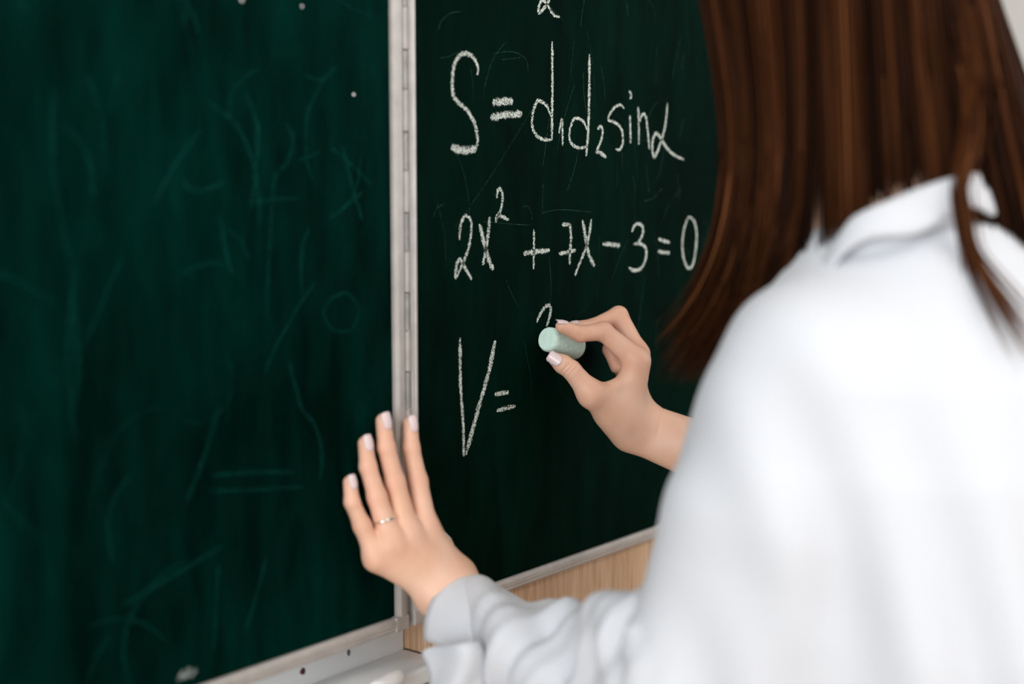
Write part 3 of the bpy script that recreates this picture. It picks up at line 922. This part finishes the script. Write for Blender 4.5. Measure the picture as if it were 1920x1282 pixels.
# ---- nails
def nail(f, j2, j3, dorsal, length, width, back=0.35):
    d = (j3 - j2).normalized()
    n = (dorsal - d * dorsal.dot(d)).normalized()
    s = d.cross(n)
    nu, nvv = 9, 9
    P = []
    for i in range(nu):
        tt = i / (nu - 1)
        for k in range(nvv):
            w = (k / (nvv - 1) * 2 - 1)
            ang = w * 1.0
            wid = width * (0.86 + 0.14 * math.sin(min(1, tt * 1.6 + 0.25) * math.pi / 2))
            corner = 0.16 * length * (w ** 4) if tt > 0.5 else -0.22 * length * (w ** 2) * (1 - tt * 2)
            along = -length * back + tt * length - (corner if tt > 0.5 else corner)
            P.append(j3 + d * along + s * (math.sin(ang) / math.sin(1.0) * wid * 0.5) + n * (math.cos(ang) * 0.002 + 0.004))
    P = np.array([p[:] for p in P], dtype=np.float32)
    base_end = None
    nrm = nv(n)
    # drop the grid on the finger along the dorsal direction; overhang stays on the last height
    for _ in range(14):
        dist = f(P)
        P = P - (np.clip(dist, -0.002, 0.004) - 0.0004)[:, None] * nrm * 0.8
    Q = P.reshape(nu, nvv, 3)
    for i in range(1, nu):
        drop = (Q[i] - Q[i - 1]) @ nrm
        lim = -0.0005
        Q[i] += np.clip(lim - drop, 0, None)[:, None] * nrm
    bm = bmesh.new()
    top = [[bm.verts.new(Vector(Q[i, k]) + n * 0.0003) for k in range(nvv)] for i in range(nu)]
    bot = [[bm.verts.new(Vector(Q[i, k]) - n * 0.0006) for k in range(nvv)] for i in range(nu)]
    for i in range(nu - 1):
        for k in range(nvv - 1):
            bm.faces.new((top[i][k], top[i + 1][k], top[i + 1][k + 1], top[i][k + 1]))
            bm.faces.new((bot[i][k], bot[i][k + 1], bot[i + 1][k + 1], bot[i + 1][k]))
    for i in range(nu - 1):
        bm.faces.new((top[i][0], bot[i][0], bot[i + 1][0], top[i + 1][0]))
        bm.faces.new((top[i][-1], top[i + 1][-1], bot[i + 1][-1], bot[i][-1]))
    for k in range(nvv - 1):
        bm.faces.new((top[0][k], top[0][k + 1], bot[0][k + 1], bot[0][k]))
        bm.faces.new((top[-1][k], bot[-1][k], bot[-1][k + 1], top[-1][k + 1]))
    bmesh.ops.recalc_face_normals(bm, faces=bm.faces[:])
    return from_bm('nail', bm, M_NAIL, body_o, True)

TOCAM = -FWD
nl = Vector((-0.12, -1, 0.1))
for js, ln, wd in ((LP, .0105, .0082), (LR, .0118, .0094), (LM, .0125, .0100), (LI, .0122, .0098)):
    nail(left_hand, js[2], js[3], nl, ln * 1.22, wd, 0.46)
nail(left_hand, LT[2], LT[3], Vector((0.7, -0.7, 0.3)), .011, .010, 0.3)
nail(right_hand, RT[2], RT[3], (TOCAM * 0.9 + UPV * 0.15 - RGT * 0.25), .0145, .0118, 0.35)
nail(right_hand, RI[2], RI[3], (UPV * 0.85 + TOCAM * 0.35), .0122, .0092, 0.35)
nail(right_hand, RM[2], RM[3], (UPV * 0.9 + TOCAM * 0.25), .0122, .0094, 0.35)
# ---- ring on the left ring finger
rc = on_board(715, 977, 0.0245)
rd = (LR[1] - LR[0]).normalized()
ra_ = rd.cross(Vector((0, 0, 1))).normalized(); rb_ = rd.cross(ra_)
t0 = (rc - LR[0]).dot(rd) / (LR[1] - LR[0]).length
rc = LR[0].lerp(LR[1], t0); rrad = .0108 + (.0084 - .0108) * t0 + 0.0006
bm = bmesh.new()
R_, r_ = 40, 8
vv = [[bm.verts.new(rc + (ra_ * math.cos(i * 6.28318 / R_) + rb_ * math.sin(i * 6.28318 / R_)) * (rrad + 0.0007 * math.cos(k * 6.28318 / r_)) + rd * 0.0011 * math.sin(k * 6.28318 / r_)) for k in range(r_)] for i in range(R_)]
for i in range(R_):
    for k in range(r_):
        bm.faces.new((vv[i][k], vv[i][(k + 1) % r_], vv[(i + 1) % R_][(k + 1) % r_], vv[(i + 1) % R_][k]))
bmesh.ops.recalc_face_normals(bm, faces=bm.faces[:])
o = from_bm('finger_ring', bm, M_RING, person, True); o['label'] = 'thin silver ring on the ring finger'

# ---- eyes, lips
for s in (-1, 1):
    bm = bmesh.new()
    bmesh.ops.create_uvsphere(bm, u_segments=16, v_segments=10, radius=0.0118, matrix=Matrix.Translation(hp(.031 * s, .076, -.004)))
    e = from_bm('eye', bm, M_EYE, body_o, True)
    bm = bmesh.new()
    bmesh.ops.create_uvsphere(bm, u_segments=12, v_segments=8, radius=0.0058, matrix=Matrix.Translation(hp(.031 * s, .0825, -.004)))
    e = from_bm('iris', bm, M_IRIS, body_o, True)

# ---- shirt collar and cuffs
def strip(name, rows, mat, parent, thick=0.0016, smooth=True):
    bm = bmesh.new()
    n, m = len(rows), len(rows[0])
    g = [[bm.verts.new(p) for p in r] for r in rows]
    for i in range(n - 1):
        for k in range(m - 1):
            bm.faces.new((g[i][k], g[i][k + 1], g[i + 1][k + 1], g[i + 1][k]))
    bmesh.ops.recalc_face_normals(bm, faces=bm.faces[:])
    bm.normal_update()
    r = bmesh.ops.solidify(bm, geom=bm.faces[:], thickness=thick)
    bmesh.ops.recalc_face_normals(bm, faces=bm.faces[:])
    return from_bm(name, bm, mat, parent, smooth)

NC = at(1668, 460, 1.035)            # centre of the neck opening
rows = []
prof_c = [(-0.002, -0.026), (0.000, -0.005), (0.001, 0.014), (0.003, 0.024), (0.0070, 0.0265), (0.0105, 0.022), (0.0140, 0.014), (0.0165, 0.007), (0.0180, 0.001)]
nseg = 60
for i in range(nseg + 1):
    ang = math.radians(-62 + (304) * i / nseg)          # leaves a gap at the front
    dx, dy = math.cos(ang + math.pi), math.sin(ang + math.pi)
    # ang runs round the back of the neck
    r0x, r0y = 0.056, 0.055
    tilt = 0.030 * (-dy) - 0.004
    front = max(0.0, dy)
    row = []
    for o_, h_ in prof_c:
        k = 1 + 0.25 * front
        row.append(NC + Vector((dx * (r0x + o_ * k), dy * (r0y + o_ * k), h_ + tilt - front * 0.045 + 0.004 * math.sin(i * 0.55) * (o_ > 0.01))))
    rows.append(row)
collar = strip('collar', rows, M_CLOTH, shirt)

def cuff_mesh(cen, axis, r0, length, flare=0.004, gap=0.0, squash=(1, 1), twist=0.0):
    a = axis.normalized()
    s = a.cross(Vector((0, 0, 1))).normalized(); t = s.cross(a)
    rows = []
    for j in range(9):
        q = j / 8
        row = []
        for i in range(41):
            th = twist + gap / 2 + (2 * math.pi - gap) * i / 40
            r = r0 * (1 + 0.02 * math.sin(3 * th + 1)) + flare * q
            row.append(cen + a * length * q + s * math.cos(th) * r * squash[0] + t * math.sin(th) * r * squash[1])
        rows.append(row)
    return rows
axl = (CU_L - EL_Ls).normalized()
# unbuttoned end of the cuff hanging below the wrist
rows = []
for j in range(7):
    q = j / 6
    row = []
    for i in range(15):
        w = i / 14
        px = 790 + 14 * q + 110 * w + 10 * math.sin(q * 5)
        py = 1216 - 14 * w + 8 * (1 - min(1, w * 5)) ** 2 + q * 130
        row.append(at(px, py, 1.165 - 0.03 * math.sin(w * 2.2) + 0.006 * math.sin(q * 4 + w * 6)))
    rows.append(row)
strip('cuff_flap', rows, M_CLOTH, shirt, 0.002)
strip('cuff', cuff_mesh(CU_L - axl * 0.046, axl, 0.0375, 0.060, 0.0055, 0.25, (1, 1.0), math.radians(200)), M_CLOTH, shirt, 0.0022)
axr = (CU_R - EL_R).normalized()
strip('cuff', cuff_mesh(CU_R - axr * 0.03, axr, 0.040, 0.05), M_CLOTH, shirt, 0.002)

# ---- trousers and shoes (below the frame)
HIP = [PELV + Vector((s * 0.085, 0, -0.04)) for s in (-1, 1)]
KNE = [Vector((0.13 + s * 0.095, -0.46, 0.48)) for s in (-1, 1)]
ANK = [Vector((0.13 + s * 0.105, -0.49, 0.09)) for s in (-1, 1)]
def trousers(P):
    d = ell(P, PELV + Vector((0, 0, -0.02)), (.165, .115, .13))
    for i in (0, 1):
        d = smin(d, cap(P, HIP[i], KNE[i], .088, .062), 0.03)
        d = smin(d, cap(P, KNE[i], ANK[i], .060, .055), 0.02)
    return np.maximum(d, 0.05 - P[..., 2])
v, f = surface_nets(trousers, (-0.12, -0.66, 0.03), (0.38, -0.32, 1.06), 0.011)
link('trousers', mesh_np('trousers', v, f), M_DARK, person, True)
for i in (0, 1):
    hx_ = ANK[i]
    def shoe(P):
        d = cap(P, hx_ + Vector((0, -0.03, -0.052)), hx_ + Vector((0, 0.14, -0.058)), .034, .030)
        d = smin(d, cap(P, hx_ + Vector((0, 0, 0.0)), hx_ + Vector((0, 0.0, -0.05)), .036, .036), 0.02)
        return np.maximum(np.maximum(d, 0.012 - P[..., 2]), P[..., 2] - 0.11)
    v, f = surface_nets(shoe, hx_ + Vector((-0.06, -0.09, -0.09)), hx_ + Vector((0.06, 0.2, 0.05)), 0.006)
    so = link('shoe', mesh_np('shoe', v, f), M_SHOE, person, True)
    box('sole', (hx_.x - 0.031, hx_.y - 0.060, 0.0005), (hx_.x + 0.031, hx_.y + 0.166, 0.0125), M_RUBBER, so, 0.006)

# ------------------------------------------------------------------ hair
def shirt_col(P):
    d = shirt0(P)
    q = P - nv(NC)
    # the collar as a flattened ring the hair has to pass over
    rr_ = np.sqrt(q[..., 0] ** 2 + q[..., 1] ** 2)
    ring = np.maximum(np.abs(q[..., 2] + 0.5 * q[..., 1]) - 0.032, np.abs(rr_ - 0.066) - 0.013)
    return np.minimum(d, ring)

tone_all, hv, hf = [], [], []
hoff = 0
def add_strand(pts, r, tone):
    global hoff
    n = len(pts)
    if n < 3: return
    T = np.gradient(pts, axis=0)
    T /= np.maximum(np.linalg.norm(T, axis=1, keepdims=True), 1e-9)
    A = np.cross(T, np.array([0.31, 0.77, 0.55])); A /= np.maximum(np.linalg.norm(A, axis=1, keepdims=True), 1e-9)
    B = np.cross(T, A)
    s = np.linspace(0, 1, n)
    rad = r * np.minimum(1, 0.5 + s * 4) * np.clip((1.02 - s) * 4.5, 0.12, 1)
    ring = [pts + (A * math.cos(q) + B * math.sin(q)) * rad[:, None] for q in (0, 2.094, 4.189)]
    V = np.stack(ring, 1).reshape(-1, 3)
    F_ = []
    for i in range(n - 1):
        for k in range(3):
            a, b = i * 3 + k, i * 3 + (k + 1) % 3
            F_.append((a, b, b + 3, a + 3))
    hv.append(V); hf.append(np.array(F_) + hoff); hoff += len(V)
    tone_all.append(np.full(len(V), tone, dtype=np.float32))

RX, RY, RZ = 0.096, 0.106, 0.112
def hair_strand(phi, layer, drop_end, flare_x, flare_y, tone, r, wob, expo=1.5, innr=-0.010):
    """phi measured from the face direction (0 = front) counter-clockwise (90 deg = her left)"""
    d = Vector((-math.sin(phi), math.cos(phi), 0))
    # tilt head frame: root near the crown parting
    pts = []
    n1 = 7
    th0 = random.uniform(0.12, 0.75)
    for i in range(n1):
        th = th0 + (math.pi / 2 - th0) * i / (n1 - 1)
        rad = math.sin(th); hh = math.cos(th)
        pts.append(HEAD + Vector((d.x * RX * rad, d.y * RY * rad, RZ * hh)) * layer)
    top = pts[-1]
    n2 = 14
    zend = drop_end
    for i in range(1, n2 + 1):
        s = i / n2
        z = top.z + (zend - top.z) * s
        fl = s ** expo
        wv = math.sin(s * 5 + wob) * 0.0035 * s
        inn = innr * math.sin(min(1, s * 2.0) * math.pi / 2) 
        pts.append(Vector((top.x + d.x * inn + flare_x * fl + wv, top.y + d.y * inn + flare_y * fl + wv * 0.6, z)))
    return pts

def clump_noise(phi): return 0.5 + 0.5 * math.sin(phi * 23 + 1.3 * math.sin(phi * 11))

NST = 4200
for i in range(NST):
    deg = random.uniform(22, 338)
    phi = math.radians(deg)
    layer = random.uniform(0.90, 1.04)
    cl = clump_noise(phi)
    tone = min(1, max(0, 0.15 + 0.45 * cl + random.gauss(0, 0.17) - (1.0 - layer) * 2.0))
    if deg < 105:                       # left front: hangs free in front of the shoulder
        k = (105 - deg) / 83
        zend = 1.205 + random.uniform(-0.015, 0.035) + (1 - k) * 0.01
        fx, fy, ex, inr = random.uniform(-0.004, 0.010), 0.052 + random.uniform(-0.02, 0.010), 5.0, -0.022
    elif deg < 215:                     # left back and nape: falls on collar and back
        k = (deg - 105) / 95
        zend = 1.16
        m_ = random.uniform(0.8, 1.25) if deg > 140 else 1.0
        fx, fy, ex, inr = 0.005 + 0.05 * k * m_, -0.01 - 0.085 * k * m_, 1.0, -0.010 * (1 - k)
    else:
        zend = 1.17
        m_ = random.uniform(0.7, 1.2)
        fx, fy, ex, inr = 0.06 * m_, (-0.10 * m_ if deg < 260 else 0.0), 1.0, 0.0
    pts = hair_strand(phi, layer, zend, fx + random.gauss(0, 0.003), fy + random.gauss(0, 0.003), tone, 0.001, random.uniform(0, 6), ex, inr)
    P = np.array([p[:] for p in pts], dtype=np.float32)
    if False:
        # lies on top of the collar and shirt
        for _ in range(4):
            dd = shirt_col(P)
            g = grad(shirt_col, P, 0.003)
            P = P + np.clip(0.004 + 0.004 * (layer - 0.9) * 10 - dd, 0, 0.03)[:, None] * g
        if deg < 150: 
            ins = np.argwhere(shirt_col(np.array([p[:] for p in pts], dtype=np.float32)) < 0.0)
            if len(ins): P = P[:max(3, int(ins[0, 0]) + 1)]
    else:
        ins = np.argwhere(shirt_col(P) < (-0.012 if deg < 215 else -0.004))
        if len(ins): P = P[:max(3, int(ins[0, 0]) + 1)]
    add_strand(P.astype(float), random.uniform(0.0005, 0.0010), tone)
# loose lighter lock that falls over the collar and lies on the back of the shirt
def on_cloth(p, gap):
    """slide a point along its sight line until it lies 'gap' in front of the shirt"""
    d = (p - CAM).normalized()
    t = 0.75
    for _ in range(60):
        q = np.array([(CAM + d * t)[:]], dtype=np.float32)
        v = float(shirt_col(q)[0]) - gap
        if v < 0.0004: return CAM + d * t
        t += v * 0.8
        if t > 1.15: break
    return p
lock = [at(1800, -10, 1.0), at(1826, 130, 0.985), at(1822, 245, 0.970)] + [on_cloth(at(px, py, 0.97), 0.004) for px, py in
        ((1802, 345), (1806, 400), (1818, 465), (1845, 525), (1885, 590), (1925, 660))]
for i in range(46):
    j1 = Vector((random.gauss(0, 0.007), random.gauss(0, 0.007), random.gauss(0, 0.012)))
    j2 = Vector((random.gauss(0, 0.0028), random.gauss(0, 0.0028), random.gauss(0, 0.0022)))
    n_ = len(lock) - 1
    ps = smooth_poly([c + j1.lerp(j2, min(1, q / 3)) * (1 + 0.8 * max(0, q - 5)) for q, c in enumerate(lock)], 5)
    P = np.array([p[:] for p in ps], dtype=np.float32)
    add_strand(P.astype(float), random.uniform(0.0005, 0.0009), min(0.96, max(0.1, random.gauss(0.62, 0.2))))
V = np.concatenate(hv); Fc = np.concatenate(hf)
me = mesh_np('hair', V, Fc)
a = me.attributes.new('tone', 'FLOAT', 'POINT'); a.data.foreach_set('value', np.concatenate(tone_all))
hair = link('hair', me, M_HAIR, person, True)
hair['label'] = 'long straight brown hair falling past the shoulder'
# dense under-layer so that no scalp shows
def under(P):
    d = ell(P, HEAD, (RX * .90, RY * .90, RZ * .93))
    face = ell(P, hp(0, .115, -.055), (.062, .075, .105), RH)
    return smax(d, -face, 0.01)
v, f = surface_nets(under, HEAD - Vector((.12, .13, .13)), HEAD + Vector((.12, .13, .13)), 0.006)
me = mesh_np('hair_underlayer', v, f)
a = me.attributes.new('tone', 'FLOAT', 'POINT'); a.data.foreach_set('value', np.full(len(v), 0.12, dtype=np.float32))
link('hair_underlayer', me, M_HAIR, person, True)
